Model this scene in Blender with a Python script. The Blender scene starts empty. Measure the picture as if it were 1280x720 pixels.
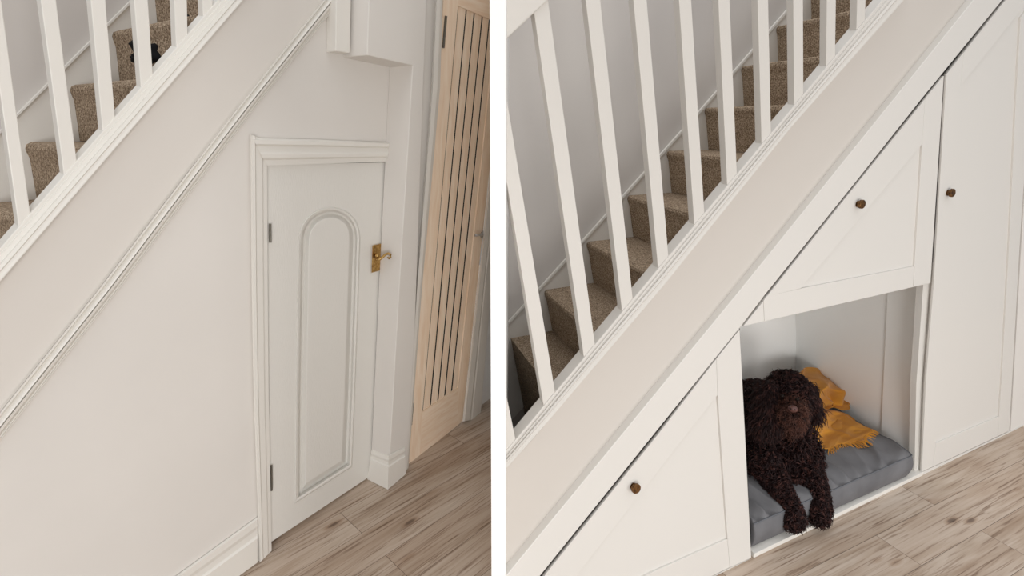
import bpy, math, random
import numpy as np
from mathutils import Vector
random.seed(4); rng=np.random.default_rng(7)
sc=bpy.context.scene; C=sc.collection
# ------------------------------------------------------------ camera / tracing maths
F=663.; HY=150.; TH=math.atan((360-HY)/F); c_,s_=math.cos(TH),math.sin(TH); H=1.75
CAM=np.array([0,0,H])
def ray(px,py):
    x,y=px-640,py-360
    return np.array([x,F*c_-y*s_,-(y*c_+F*s_)])
def zhit(px,py,z=0.):
    r=ray(px,py); return CAM+r*((z-H)/r[2])
def nrm(v): v=np.asarray(v,float); return v/np.linalg.norm(v)
class Plane:
    """a wall plane standing on the floor line a-b; n points to the room"""
    def __init__(S,a,b,V,n_off=0.):
        S.O=zhit(*a); S.h=nrm(zhit(*b)-S.O); S.v=-nrm(ray(*V)); n=nrm(np.cross(S.h,S.v))
        if n[1]>0: n=-n
        S.n=n
    def U(S,px,py,n=0.):
        r=ray(px,py); return CAM+r*(np.dot(S.O+S.n*n-CAM,S.n)/np.dot(r,S.n))
    def P(S,u,w,n=0.): return S.O+S.h*u+S.v*w+S.n*n
    def uw(S,P):
        P=np.asarray(P)-S.O; P=P-S.n*(P@S.n); k=S.h@S.v
        return np.linalg.solve(np.array([[1,k],[k,1]]),[P@S.h,P@S.v])
VL=(345,2500); VR=(1012,2400)
L=Plane((338.75,690),(463.75,598),VL)
PI_=Plane((485,610),(507.5,593.2),VL)           # pier front, parallel enough to L
PI_.h=L.h; PI_.n=L.n
O_=Plane((510,580.5),(579,527.5),VL)
R=Plane((940,698),(1262,541),VR)
DR=nrm(ray(430,150)); DL=nrm(ray(-400,150))      # the two "into the wall" directions
# ------------------------------------------------------------ materials
def mat(name,col,rough=.5,metal=0.,bump=None,noise=None,spec=.5,sheen=0.):
    m=bpy.data.materials.new(name); m.use_nodes=True; nt=m.node_tree; b=nt.nodes['Principled BSDF']
    def lin(c): return tuple(((x/255)/12.92 if x<=10 else ((x/255+.055)/1.055)**2.4) for x in c)+(1,)
    b.inputs['Base Color'].default_value=lin(col); b.inputs['Roughness'].default_value=rough
    b.inputs['Metallic'].default_value=metal; b.inputs['Specular IOR Level'].default_value=spec
    if sheen: b.inputs['Sheen Weight'].default_value=sheen
    tc=nt.nodes.new('ShaderNodeTexCoord')
    if noise:
        col2,sc_,det,lo,hi=noise
        n=nt.nodes.new('ShaderNodeTexNoise'); n.inputs['Scale'].default_value=sc_; n.inputs['Detail'].default_value=det
        r=nt.nodes.new('ShaderNodeValToRGB'); r.color_ramp.elements[0].position=lo; r.color_ramp.elements[1].position=hi
        r.color_ramp.elements[0].color=lin(col); r.color_ramp.elements[1].color=lin(col2)
        nt.links.new(tc.outputs['Object'],n.inputs['Vector']); nt.links.new(n.outputs['Fac'],r.inputs['Fac']); nt.links.new(r.outputs['Color'],b.inputs['Base Color'])
    if bump:
        sc2,strn,dist=bump[:3]
        n=nt.nodes.new('ShaderNodeTexNoise'); n.inputs['Scale'].default_value=sc2; n.inputs['Detail'].default_value=4
        src=tc.outputs['Object']
        if len(bump)>3:
            mp=nt.nodes.new('ShaderNodeMapping'); mp.inputs['Scale'].default_value=bump[3]; nt.links.new(src,mp.inputs['Vector']); src=mp.outputs['Vector']
        nt.links.new(src,n.inputs['Vector'])
        bp=nt.nodes.new('ShaderNodeBump'); bp.inputs['Strength'].default_value=strn; bp.inputs['Distance'].default_value=dist
        nt.links.new(n.outputs['Fac'],bp.inputs['Height']); nt.links.new(bp.outputs['Normal'],b.inputs['Normal'])
    return m
M={}
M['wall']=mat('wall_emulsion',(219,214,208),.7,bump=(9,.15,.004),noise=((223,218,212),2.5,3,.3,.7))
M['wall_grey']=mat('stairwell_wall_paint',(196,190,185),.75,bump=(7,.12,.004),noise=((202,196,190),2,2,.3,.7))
M['gloss']=mat('white_gloss_paint',(228,224,217),.38,bump=(14,.1,.002))
M['cupboard']=mat('cupboard_satin_paint',(217,213,207),.42)
M['string']=mat('string_board_paint',(202,195,187),.5,bump=(10,.1,.003))
M['string_left']=mat('string_board_paint_left',(217,211,204),.5,bump=(10,.1,.003))
M['rail']=mat('baluster_satin_paint',(209,204,197),.45)
M['gap_shade']=mat('cupboard_gap_shade',(30,27,25),.8)  # dark colour standing in for shade inside the door gaps
M['nook']=mat('nook_emulsion',(246,245,242),.65,bump=(8,.1,.003))
M['doorwhite']=mat('wood_grain_white_door_skin',(226,223,217),.42,bump=(60,.35,.0025,(6,6,.25)))
M['part']=mat('partition_white_paint',(252,251,249),.6)
M['brass']=mat('aged_brass',(205,170,108),.3,1.,noise=((150,110,60),60,3,.4,.7))
M['chrome']=mat('satin_chrome',(200,200,200),.25,1.)
M['steel']=mat('dull_hinge_steel',(110,106,98),.4,.8)
M['copper']=mat('brushed_copper',(214,170,150),.35,.85)
M['bronze']=mat('hammered_bronze',(120,84,46),.45,.7,noise=((70,45,24),90,3,.4,.65))
M['carpet']=mat('beige_loop_carpet',(118,99,80),.95,bump=(160,1.,.008),noise=((205,184,160),170,6,.36,.66),spec=.1)
M['black']=mat('black_cloth',(16,15,17),.85,spec=.2)
M['bed']=mat('slate_grey_cotton',(101,100,102),.8,bump=(500,.2,.001),noise=((115,114,116),7,3,.35,.65),spec=.25)
M['bedpipe']=mat('slate_grey_piping',(100,102,107),.8)
M['mustard']=mat('mustard_woven_cloth',(196,136,48),.85,bump=(420,.35,.0015),noise=((176,116,36),6,3,.35,.65),spec=.15,sheen=.15)
M['fur']=mat('dark_chocolate_fur',(34,19,19),.5,noise=((90,56,49),48,3,.48,.76),spec=.2)
M['furdark']=mat('dark_skin_under_fur',(26,15,15),.8,spec=.1)
M['beard']=mat('reddish_brown_muzzle_fur',(98,62,50),.55,noise=((44,25,21),38,3,.35,.7),spec=.3)
M['nose']=mat('brown_dog_nose',(88,56,50),.35)
M['eye']=mat('dark_amber_eye',(22,12,8),.5,spec=.15)
M['tag']=mat('pale_metal_tag',(215,215,215),.3,.6)
M['groove_shade']=mat('groove_shade_black',(11,8,6),.8)  # near black in place of the shade down the board grooves
def wood_floor(name,ang,off):
    m=bpy.data.materials.new(name); m.use_nodes=True; nt=m.node_tree; N=nt.nodes; Lk=nt.links; b=N['Principled BSDF']
    tc=N.new('ShaderNodeTexCoord'); mp=N.new('ShaderNodeMapping'); mp.vector_type='POINT'
    mp.inputs['Rotation'].default_value=(0,0,-ang); mp.inputs['Location'].default_value=(off[0],off[1],0)
    Lk.new(tc.outputs['Object'],mp.inputs['Vector'])
    br=N.new('ShaderNodeTexBrick'); br.offset=.37; br.offset_frequency=2; br.inputs['Scale'].default_value=1
    br.inputs['Brick Width'].default_value=1.22; br.inputs['Row Height'].default_value=.185
    br.inputs['Mortar Size'].default_value=.0011; br.inputs['Mortar Smooth'].default_value=.3; br.inputs['Bias'].default_value=0
    br.inputs['Color1'].default_value=(0,0,0,1); br.inputs['Color2'].default_value=(1,1,1,1); br.inputs['Mortar'].default_value=(.5,.5,.5,1)
    Lk.new(mp.outputs['Vector'],br.inputs['Vector'])
    # per plank shift of the grain
    sx=N.new('ShaderNodeVectorMath'); sx.operation='SCALE'; sx.inputs['Scale'].default_value=7.3
    Lk.new(br.outputs['Color'],sx.inputs[0])
    ad=N.new('ShaderNodeVectorMath'); ad.operation='ADD'; Lk.new(mp.outputs['Vector'],ad.inputs[0]); Lk.new(sx.outputs[0],ad.inputs[1])
    def nz(scale,detail,sc3,dist=0.):
        q=N.new('ShaderNodeMapping'); q.inputs['Scale'].default_value=sc3; Lk.new(ad.outputs[0],q.inputs['Vector'])
        n=N.new('ShaderNodeTexNoise'); n.inputs['Scale'].default_value=scale; n.inputs['Detail'].default_value=detail; n.inputs['Distortion'].default_value=dist
        Lk.new(q.outputs[0],n.inputs['Vector']); return n
    g1=nz(1,5,(1.5,16,1),1.2); g2=nz(1,7,(3.5,95,1),.8); g3=nz(1,3,(1.6,5,1),.5)
    def ramp(src,stops):
        r=N.new('ShaderNodeValToRGB'); e=r.color_ramp.elements
        e[0].position,e[0].color=stops[0][0],stops[0][1]; e[1].position,e[1].color=stops[-1][0],stops[-1][1]
        for p,cc in stops[1:-1]:
            x=e.new(p); x.color=cc
        Lk.new(src,r.inputs['Fac']); return r
    def l(c): return tuple(((x/255+.055)/1.055)**2.4 for x in c)+(1,)
    base=ramp(g1.outputs['Fac'],[(.25,l((186,168,150))),(.45,l((204,189,174))),(.6,l((214,201,188))),(.78,l((196,179,162)))])
    fine=ramp(g2.outputs['Fac'],[(.32,l((176,161,150))),(.46,l((244,241,238))),(.7,l((255,255,255)))])
    big=ramp(g3.outputs['Fac'],[(.3,l((214,198,184))),(.7,l((255,255,255)))])
    def mul(a,bb,fac=1.):
        x=N.new('ShaderNodeMixRGB'); x.blend_type='MULTIPLY'; x.inputs['Fac'].default_value=fac; Lk.new(a,x.inputs[1]); Lk.new(bb,x.inputs[2]); return x.outputs[0]
    col=mul(mul(base.outputs[0],fine.outputs[0]),big.outputs[0],.8)
    # knots
    q=N.new('ShaderNodeMapping'); q.inputs['Scale'].default_value=(2.6,8.,1); Lk.new(ad.outputs[0],q.inputs['Vector'])
    vo=N.new('ShaderNodeTexVoronoi'); vo.inputs['Scale'].default_value=1.; vo.inputs['Randomness'].default_value=1; Lk.new(q.outputs[0],vo.inputs['Vector'])
    kn=ramp(vo.outputs['Distance'],[(.0,l((70,50,40))),(.06,l((120,92,74))),(.1,l((222,208,195))),(.16,l((255,255,255)))])
    col=mul(col,kn.outputs[0],.75)
    mo=N.new('ShaderNodeMixRGB'); Lk.new(br.outputs['Fac'],mo.inputs['Fac']); Lk.new(col,mo.inputs[1]); mo.inputs[2].default_value=l((88,72,60))
    # plank tone
    tone=ramp(br.outputs['Color'],[(0,l((244,242,240))),(1,l((255,255,255)))])
    Lk.new(mul(mo.outputs[0],tone.outputs[0]),b.inputs['Base Color'])
    b.inputs['Roughness'].default_value=.5; b.inputs['Specular IOR Level'].default_value=.35
    bp=N.new('ShaderNodeBump'); bp.inputs['Strength'].default_value=.25; bp.inputs['Distance'].default_value=.002; Lk.new(g2.outputs['Fac'],bp.inputs['Height']); Lk.new(bp.outputs['Normal'],b.inputs['Normal'])
    return m
def oak(name,vdir,c1=(252,232,210),c2=(243,216,188)):
    m=bpy.data.materials.new(name); m.use_nodes=True; nt=m.node_tree; N=nt.nodes; Lk=nt.links; b=N['Principled BSDF']
    tc=N.new('ShaderNodeTexCoord'); mp=N.new('ShaderNodeMapping'); mp.inputs['Scale'].default_value=vdir
    Lk.new(tc.outputs['Object'],mp.inputs['Vector'])
    n=N.new('ShaderNodeTexNoise'); n.inputs['Scale'].default_value=1; n.inputs['Detail'].default_value=6; n.inputs['Distortion'].default_value=.8
    Lk.new(mp.outputs[0],n.inputs['Vector'])
    r=N.new('ShaderNodeValToRGB'); l=lambda c: tuple(((x/255+.055)/1.055)**2.4 for x in c)+(1,)
    r.color_ramp.elements[0].position=.35; r.color_ramp.elements[1].position=.65
    r.color_ramp.elements[0].color=l(c2); r.color_ramp.elements[1].color=l(c1)
    Lk.new(n.outputs['Fac'],r.inputs['Fac']); Lk.new(r.outputs[0],b.inputs['Base Color']); b.inputs['Roughness'].default_value=.45
    return m
M['oak']=oak('oak_vertical_grain',(40,40,1.6)); M['oakh']=oak('oak_horizontal_grain',(6,6,60))
# ------------------------------------------------------------ object helpers
def thing(name,label,cat,loc,group=None,kind=None):
    o=bpy.data.objects.new(name,None); C.objects.link(o); o.location=Vector(loc); o.empty_display_size=.05
    if kind: o['kind']=kind
    if label: o['label']=label
    if cat: o['category']=cat
    if group: o['group']=group
    return o
def wloc(o):
    v=Vector((0,0,0))
    while o: v=v+o.location; o=o.parent
    return np.array(v)
def obj(name,V,Fc,m,parent=None,bevel=0.,smooth=False,label=None,cat=None,kind=None,group=None,sub=0):
    V=np.array([np.asarray(v,float) for v in V])
    if parent is not None: base=wloc(parent); loc=np.zeros(3)
    else: base=np.array([V[:,0].mean(),V[:,1].mean(),V[:,2].min()]); loc=base
    me=bpy.data.meshes.new(name); me.from_pydata([tuple(v) for v in (V-base)],[],[tuple(f) for f in Fc]); me.update()
    o=bpy.data.objects.new(name,me); C.objects.link(o); o.location=Vector(loc)
    if parent is not None: o.parent=parent
    me.materials.append(M[m] if isinstance(m,str) else m)
    if smooth:
        for p in me.polygons: p.use_smooth=True
    if sub:
        s=o.modifiers.new('sub','SUBSURF'); s.levels=sub; s.render_levels=sub
    if bevel:
        b=o.modifiers.new('bev','BEVEL'); b.width=bevel; b.segments=2; b.limit_method='ANGLE'; b.angle_limit=math.radians(35)
    if label: o['label']=label
    if cat: o['category']=cat
    if kind: o['kind']=kind
    if group: o['group']=group
    return o
class G:
    """a geometry collector"""
    def __init__(S): S.V=[]; S.F=[]
    def add(S,V,Fc):
        k=len(S.V); S.V+= [np.asarray(v,float) for v in V]; S.F+=[tuple(i+k for i in f) for f in Fc]; return S
def fixn(V,Fc):
    import bmesh
    bm=bmesh.new(); vs=[bm.verts.new(tuple(v)) for v in V]
    for f in Fc:
        try: bm.faces.new([vs[i] for i in f])
        except ValueError: pass
    bmesh.ops.recalc_face_normals(bm,faces=bm.faces); bm.verts.index_update()
    V2=[np.array(v.co) for v in bm.verts]; F2=[tuple(v.index for v in f.verts) for f in bm.faces]; bm.free(); return V2,F2
def prism(pl,pts,n1,n0,d=None,g=None):
    """polygon in photo pixels on plane pl at height n1 toward the room, carried back to n0 (along d)"""
    A=[pl.U(x,y,n1) for x,y in pts]; sh=(-pl.n*(n1-n0)) if d is None else d*((n1-n0)/-(d@pl.n))
    k=len(A); V=A+[a+sh for a in A]
    Fc=[tuple(range(k)),tuple(range(2*k-1,k-1,-1))]+[(i,(i+1)%k,k+(i+1)%k,k+i) for i in range(k)]
    V,Fc=fixn(V,Fc); g=g or G(); g.add(V,Fc); return g
def box3(A,ex,ey,ez,g=None):
    """box from corner A with three edge vectors"""
    A,ex,ey,ez=map(np.asarray,(A,ex,ey,ez))
    V=[A,A+ex,A+ex+ey,A+ey]; V+= [v+ez for v in V]
    Fc=[(0,1,2,3),(7,6,5,4),(0,4,5,1),(1,5,6,2),(2,6,7,3),(3,7,4,0)]
    V,Fc=fixn(V,Fc); g=g or G(); g.add(V,Fc); return g
def moulding(pl,A,B,prof,back=-.004,g=None):
    """moulding between pixel polylines A and B (same length); prof=[(fraction, n)...]"""
    g=g or G(); rows=[]
    pr=[(prof[0][0],back)]+list(prof)+[(prof[-1][0],back)]
    for f,n in pr: rows.append([pl.U(a[0]*(1-f)+b[0]*f,a[1]*(1-f)+b[1]*f,n) for a,b in zip(A,B)])
    k=len(A); m_=len(rows); V=[p for r in rows for p in r]
    Fc=[(i*k+j,i*k+j+1,(i+1)%m_*k+j+1,(i+1)%m_*k+j) for i in range(m_) for j in range(k-1)]
    Fc+=[tuple(i*k for i in range(m_)),tuple(i*k+k-1 for i in range(m_))]
    V,Fc=fixn(V,Fc); g.add(V,Fc); return g
def put(name,g,m,parent=None,**k): return obj(name,g.V,g.F,m,parent,**k)
def tube(pts,rads,seg=10,g=None,cap=True):
    g=g or G(); pts=[np.asarray(p,float) for p in pts]; V=[];Fc=[]
    up=np.array([.13,.2,.97])
    for i,p in enumerate(pts):
        t=nrm(pts[min(i+1,len(pts)-1)]-pts[max(i-1,0)]); a=nrm(np.cross(t,up)) if abs(t@up)<.98 else nrm(np.cross(t,[1,0,0])); b=np.cross(t,a)
        r=rads[i] if hasattr(rads,'__len__') else rads
        V+=[p+r*(math.cos(2*math.pi*j/seg)*a+math.sin(2*math.pi*j/seg)*b) for j in range(seg)]
    for i in range(len(pts)-1): Fc+=[(i*seg+j,i*seg+(j+1)%seg,(i+1)*seg+(j+1)%seg,(i+1)*seg+j) for j in range(seg)]
    if cap: Fc+=[tuple(range(seg))[::-1],tuple((len(pts)-1)*seg+j for j in range(seg))]
    g.add(V,Fc); return g
def lathe(base,axis,prof,seg=24,g=None):
    g=g or G(); axis=nrm(axis); a=nrm(np.cross(axis,[.1,.2,.97])); b=np.cross(axis,a); V=[];Fc=[]
    for z,r in prof: V+=[base+axis*z+r*(math.cos(2*math.pi*j/seg)*a+math.sin(2*math.pi*j/seg)*b) for j in range(seg)]
    for i in range(len(prof)-1): Fc+=[(i*seg+j,i*seg+(j+1)%seg,(i+1)*seg+(j+1)%seg,(i+1)*seg+j) for j in range(seg)]
    Fc+=[tuple(range(seg))[::-1],tuple((len(prof)-1)*seg+j for j in range(seg))]
    g.add(V,Fc); return g
def line(p,q):
    return lambda x: p[1]+(q[1]-p[1])*(x-p[0])/(q[0]-p[0])
def lx(p,q): return lambda y: p[0]+(q[0]-p[0])*(y-p[1])/(q[1]-p[1])
def inset(pts,d):
    """shrink a pixel polygon by d pixels"""
    P=[np.array(p,float) for p in pts]; k=len(P)
    ar=sum(P[i][0]*P[(i+1)%k][1]-P[(i+1)%k][0]*P[i][1] for i in range(k)); sg=1 if ar>0 else -1
    out=[]
    for i in range(k):
        a,b,c=P[i-1],P[i],P[(i+1)%k]; e1=(b-a)/np.linalg.norm(b-a); e2=(c-b)/np.linalg.norm(c-b)
        n1=np.array([-e1[1],e1[0]])*sg; n2=np.array([-e2[1],e2[0]])*sg; m_=(n1+n2); m_=m_/np.linalg.norm(m_)
        out.append(tuple(b+m_*d/max(.3,m_@n1)))
    return out
def loft(pl,loops,fill=True,g=None):
    """loops: list of (pixel polygon, n)"""
    g=g or G(); k=len(loops[0][0]); V=[pl.U(x,y,n) for pts,n in loops for x,y in pts]
    Fc=[(i*k+j,i*k+(j+1)%k,(i+1)*k+(j+1)%k,(i+1)*k+j) for i in range(len(loops)-1) for j in range(k)]
    if fill: Fc.append(tuple((len(loops)-1)*k+j for j in range(k)))
    V,Fc=fixn(V,Fc); g.add(V,Fc); return g

# ============================================================ FLOOR
def quadobj(name,pts,m,**k):
    o=obj(name,pts,[tuple(range(len(pts)))],m,**k); return o
aL=math.atan2(zhit(1300,150.001)[1]-zhit(400,650)[1],zhit(1300,150.001)[0]-zhit(400,650)[0])
angL=math.atan2(ray(1300,150)[1],ray(1300,150)[0]); angR=math.atan2(ray(2100,150)[1],ray(2100,150)[0])
def floorbox(name,x0,x1,m):
    g=box3((x0,-2.5,-.05),(x1-x0,0,0),(0,9.,0),(0,0,.05)); o=put(name,g,m,kind='structure'); return o
floorbox('floor',-4.,-.035,wood_floor('greige_plank_floor_left',angL,(.35,.11)))
floorbox('floor_right',-.035,6.,wood_floor('greige_plank_floor_right',angR,(.83,.05)))
# partition between the two places, seen end on
Yp=1.15
def yhit(px,py,Y):
    r=ray(px,py); return CAM+r*(Y/r[1])
ft=[yhit(615,-30,Yp),yhit(632,-30,Yp),yhit(632,742,Yp),yhit(615,742,Yp)]
def toz(a,b,z): t=(z-a[2])/(b[2]-a[2]); return a+(b-a)*t
fl0=toz(ft[0],ft[3],0.); fr0=toz(ft[1],ft[2],0.); fl1=toz(ft[0],ft[3],3.0); fr1=toz(ft[1],ft[2],3.0)
fl1=np.array([-.034,Yp,3.]) if fl1[0]>-.03 else fl1
bk=np.array([0,5.2,0])
def backp(p): return np.array([p[0],Yp+5.2,p[2]])
V=[fl0,fr0,fr1,fl1,backp(fl0),backp(fr0),backp(fr1),backp(fl1)]
V,Fc=fixn(V,[(0,1,2,3),(4,5,6,7),(0,1,5,4),(1,2,6,5),(2,3,7,6),(3,0,4,7)])
obj('wall_partition',V,Fc,'part',kind='structure')

# ============================================================ LEFT PLACE
ridgeL=line((0,352),(300,5)); feetL=line((16,295),(235,45.5)); 
def ridgeLy(x): return 352-1.158*x
def feetLy(x): return 313.5-1.139*x
# --- wall under the stairs (one skin with the door opening cut out)
g=prism(L,[(-90,1006),(330,698),(326,192),(488.5,186),(466,594),(482,585),(505,-60),(345,-60),(250,62.5),(120,213),(0,352),(-90,456)],-.0,-.05)
put('wall_left',g,'wall',kind='structure')
# --- door
PD=[(333.5,206),(483.5,203),(464.5,594),(338,678)]
door=thing('door_1',None,None,tuple(zhit(338.75,690)),kind='structure')
hole=[(411.5-39*math.cos(math.pi*k/18)-.0,301.5+2.5*math.cos(math.pi*k/18)-43*math.sin(math.pi*k/18)**.9) for k in range(19)]+[(448,380),(444,500),(440.5,583.5),(368,630),(369,500),(371,380)]
# leaf: front skin with hole through loft of two matching loops
def outer_match(hole):
    cx,cy=410,440; out=[]
    P=[np.array(p,float) for p in PD]
    for (x,y) in hole:
        d=np.array([x-cx,y-cy]); best=None
        for i in range(4):
            a,b=P[i],P[(i+1)%4]; e=b-a; M2=np.array([[d[0],-e[0]],[d[1],-e[1]]])
            try: t,s=np.linalg.solve(M2,a-np.array([cx,cy]))
            except Exception: continue
            if t>0 and -1e-6<=s<=1+1e-6 and (best is None or t<best): best=t
        out.append((cx+d[0]*best,cy+d[1]*best))
    # snap nearest to the corners
    for c in PD:
        j=min(range(len(out)),key=lambda i:(out[i][0]-c[0])**2+(out[i][1]-c[1])**2); out[j]=c
    return out
om=outer_match(hole)
g=loft(L,[(om,-.045),(om,-.006),(hole,-.006),(inset(hole,1.5),-.016)],fill=False)
g2=prism(L,PD,-.04,-.045,g=g)
put('door_leaf',g2,'doorwhite',door)
g=loft(L,[(hole,-.04),(hole,-.008),(inset(hole,1.6),-.001),(inset(hole,4),-.004),(inset(hole,6.5),-.028),(inset(hole,9),-.030),(inset(hole,13.5),-.010),(inset(hole,14.5),-.009)])
put('raised_panel',g,'doorwhite',door)
# handle
hp=obj; 
g=loft(L,[([(464.5,341),(465.5,307),(477,304.5),(475.5,338)],-.006),([(464.5,341),(465.5,307),(477,304.5),(475.5,338)],.001),(inset([(464.5,341),(465.5,307),(477,304.5),(475.5,338)],1.3),.003),(inset([(464.5,341),(465.5,307),(477,304.5),(475.5,338)],2.2),.0015)])
bp=put('handle_plate',g,'brass',door,label='brass scroll lever handle on a long plate')
g=tube([L.U(471,320,.002),L.U(471.5,320,.03),L.U(472,320.5,.036)],[.011,.008,.008],12)
tube([L.U(470.5,324,.034),L.U(474,324.5,.042),L.U(478,321.5,.052),L.U(482,318,.062),L.U(485.5,316.8,.072),L.U(488.3,318.3,.082),L.U(488.3,321.5,.084),L.U(486,323,.08),L.U(484.5,321.5,.078)],[.0035,.006,.0058,.0055,.0055,.0055,.005,.0045,.003],10,g)
put('lever',g,'brass',bp,smooth=True)
for (x0,y0,y1,nm) in ((337.6,280,303,'hinge'),(339.2,582,613,'hinge')):
    g=tube([L.U(x0,y0,.004),L.U(x0+.3,y1,.004)],.0045,8); put(nm,g,'steel',door)
# architrave round the door
prof=[(0,.012),(.1,.019),(.28,.02),(.34,.013),(.7,.012),(.78,.008),(1,.007)]
A=[(313,168),(314.5,360),(317,495),(324.5,703.5)]; B=[(333.5,176),(334.8,360),(336,495),(339.5,688.5)]
g=moulding(L,A,B,prof); put('trim_1',g,'gloss',kind='structure')
g=moulding(L,[(316,172.5),(400,174.5),(487,178)],[(333,207),(400,204.8),(484,202)],[(0,.012),(.08,.024),(.22,.024),(.3,.014),(.5,.016),(.6,.02),(.72,.019),(.8,.01),(1,.009)])
put('trim_2',g,'gloss',kind='structure')
# right jamb, dark gap beside the door
g=prism(L,[(487.2,200),(494,200),(475,589),(468.2,592)],-.004,-.04); put('trim_3',g,'gloss',kind='structure')
# back of the cupboard, coloured dark to stand in for the shade inside
g=prism(L,[(300,160),(500,160),(500,560),(300,720)],-.2,-.22); put('wall_cupboard_back',g,'gap_shade',kind='structure')
# skirting bottom left
g=moulding(L,[(100,806),(231,712),(322,646)],[(100,866),(231,770),(322,703)],[(0,.004),(.06,.014),(.2,.015),(.27,.008),(.4,.009),(.47,.016),(1,.016)])
put('baseboard_left',g,'gloss',kind='structure')
# --- string of the staircase, its lower moulding, capping, balusters
stL=thing('staircase',"white painted staircase with square balusters and beige carpet above the brass-handled white door",'staircase',tuple(zhit(320,704)))
g=prism(L,[(-60,422),(0,352),(120,213),(300,4.5),(350,-53),(352,-53),(470,-53),(404,2),(237,212),(125,359),(0,515),(-60,590)],.004,.0005)
put('string_board',g,'string_left',stL)
A=[(-60,590),(0,515.5),(125,359.5),(237.5,212),(300,131),(402,3),(450,-57)]; B=[(-60,627),(0,551),(150,360),(260,212.5),(322,131),(424,3),(470,-57)]
g=moulding(L,A,B,[(0,.012),(.05,.022),(.13,.022),(.2,.014),(.42,.024),(.5,.025),(.54,.017),(.58,.024),(.72,.022),(.82,.010),(.9,.009),(.94,.014),(1,.013)])
put('string_moulding',g,'gloss',stL)
A=[(x,feetLy(x)+3) for x in(-60,0,150,320)]; B=[(x,ridgeLy(x)) for x in(-60,0,150,320)]
# capping: front mouldings + top
g=moulding(L,A,B,[(0,.010),(.1,.016),(.35,.017),(.42,.024),(.62,.026),(.68,.022),(.93,.026),(1,.026)],back=-.01)
put('string_capping',g,'gloss',stL)
g=prism(L,[(-60,378),(0,feetLy(0)-3),(150,feetLy(150)-3),(320,feetLy(320)-3),(320,feetLy(320)+6),(0,feetLy(0)+6),(-60,390)],.012,-.022); put('base_rail',g,'gloss',stL,bevel=.002)
balL=[((2.5,5),(38.75,267),17),((71,5),(97,203),18.5),((132.5,5),(144.5,147.5),18),((185.5,5),(192,100),17),((234,5),(235,55),16),((266,5),(266.3,24),13)]
for t,b,w in balL:
    f=lx(t,b); yb=feetLy(b[0]); 
    pts=[(f(-35)-w*1.05,-35),(f(-35),-35),(b[0],b[1]+5),(b[0]-w*.88,b[1]+w*.9+5)]
    g=prism(L,pts,.009,-.018,DL); put('baluster',g,'gloss',stL,bevel=.002)
w=17; put('baluster',prism(L,[(-62,-35),(-45,-35),(-13,330),(-28,345)],.009,-.018,DL),'gloss',stL,bevel=.002)
# --- carpeted steps, back string, wall behind
SW=.55
def stairs(pl,D,width,noseA,noseB,nst,krange,par,front,lip,wid2=None,extra=3):
    uA,wA=pl.uw(pl.U(*noseA,-width)); uB,wB=pl.uw(pl.U(*noseB,-width)); du=(uB-uA)/nst; dw=(wB-wA)/nst
    Dn=D/-(D@pl.n)                      # moves n by -1
    for k in krange:
        u=uA+du*k; w=wA+dw*k; P=lambda u,w: pl.P(u,w,-width)
        # profile with rounded nose
        pr=[(u+.014,w-dw-.0)]; pr+=[(u+.010,w-.05),(u+.004,w-.03),(u+.002,w-.018),(u+.006,w-.006),(u+.018,w)]
        pr+=[(u+du+.03,w-.002),(u+du+.03,w-.022),(u+.036,w-.024),(u+.034,w-dw)]
        if k==krange[0]: pr=[(u+.012,w-.85)]+pr[1:-3]+[(u+du+.03,w-.002),(u+du+.03,w-.85)]
        if pl is R:
            um=uA
            while pl.P(um,w,-width)[0]>-.012: um-=.005
            while pl.P(um,w,-width)[0]<-.012: um+=.005
            pr=[(max(a,um),b) for a,b in pr]
        A=[P(a,b) for a,b in pr]; sh=-Dn*(width-front); kk=len(A); V=A+[a+sh for a in A]
        Fc=[tuple(range(kk)),tuple(range(2*kk-1,kk-1,-1))]+[(i,(i+1)%kk,kk+(i+1)%kk,kk+i) for i in range(kk)]
        V,Fc=fixn(V,Fc); obj('carpeted_step',V,Fc,'carpet',par)
    return uA,wA,du,dw
stairs(L,DL,SW,(28,178),(137,38),2,range(-3,7),stL,.03,0)
bs=line((21,141),(157.5,5))
A=[(-60,222),(0,162),(21,141),(157.5,5),(240,-77)]; B=[(x,y+9.5) for x,y in A]
g=moulding(L,A,B,[(0,-SW+.014),(.25,-SW+.022),(.6,-SW+.022),(.7,-SW+.014),(1,-SW+.012)],back=-SW-.004)
put('wall_string_cap',g,'gloss',stL)
g=prism(L,[(-60,225),(0,165),(157,8),(240,-75),(240,60),(-60,420)],-SW+.01,-SW-.002); put('wall_string',g,'gloss',stL)
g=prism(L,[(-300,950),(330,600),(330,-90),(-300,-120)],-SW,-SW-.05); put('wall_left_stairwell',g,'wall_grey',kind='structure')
# --- pier and boxing over it
off=float((PI_.O-L.O)@L.n)
g=prism(L,[(462.5,-40),(459,69),(516,82),(508,215),(499,360),(484.8,611),(508,593),(518,430),(533,5),(536,-40)],off,.0,DL)
put('wall_pier',g,'wall',kind='structure',bevel=.003)
# pier skirting
def skirt(pl,A,B,n,t,name,prof):
    g=moulding(pl,A,B,[(f,n+q*t) for f,q in prof],back=n-.003); return g
sp=[(0,.1),(.05,.6),(.16,.75),(.22,.45),(.3,.5),(.36,.95),(.43,1),(1,1)]
hA=[(486.5,567),(505.5,557.5)]; hB=[(485,611),(508,592)]
g=skirt(L,[(486,568.5),(506,558)],[(484.9,612),(507.3,592.5)],off,.014,'s',sp)
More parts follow.
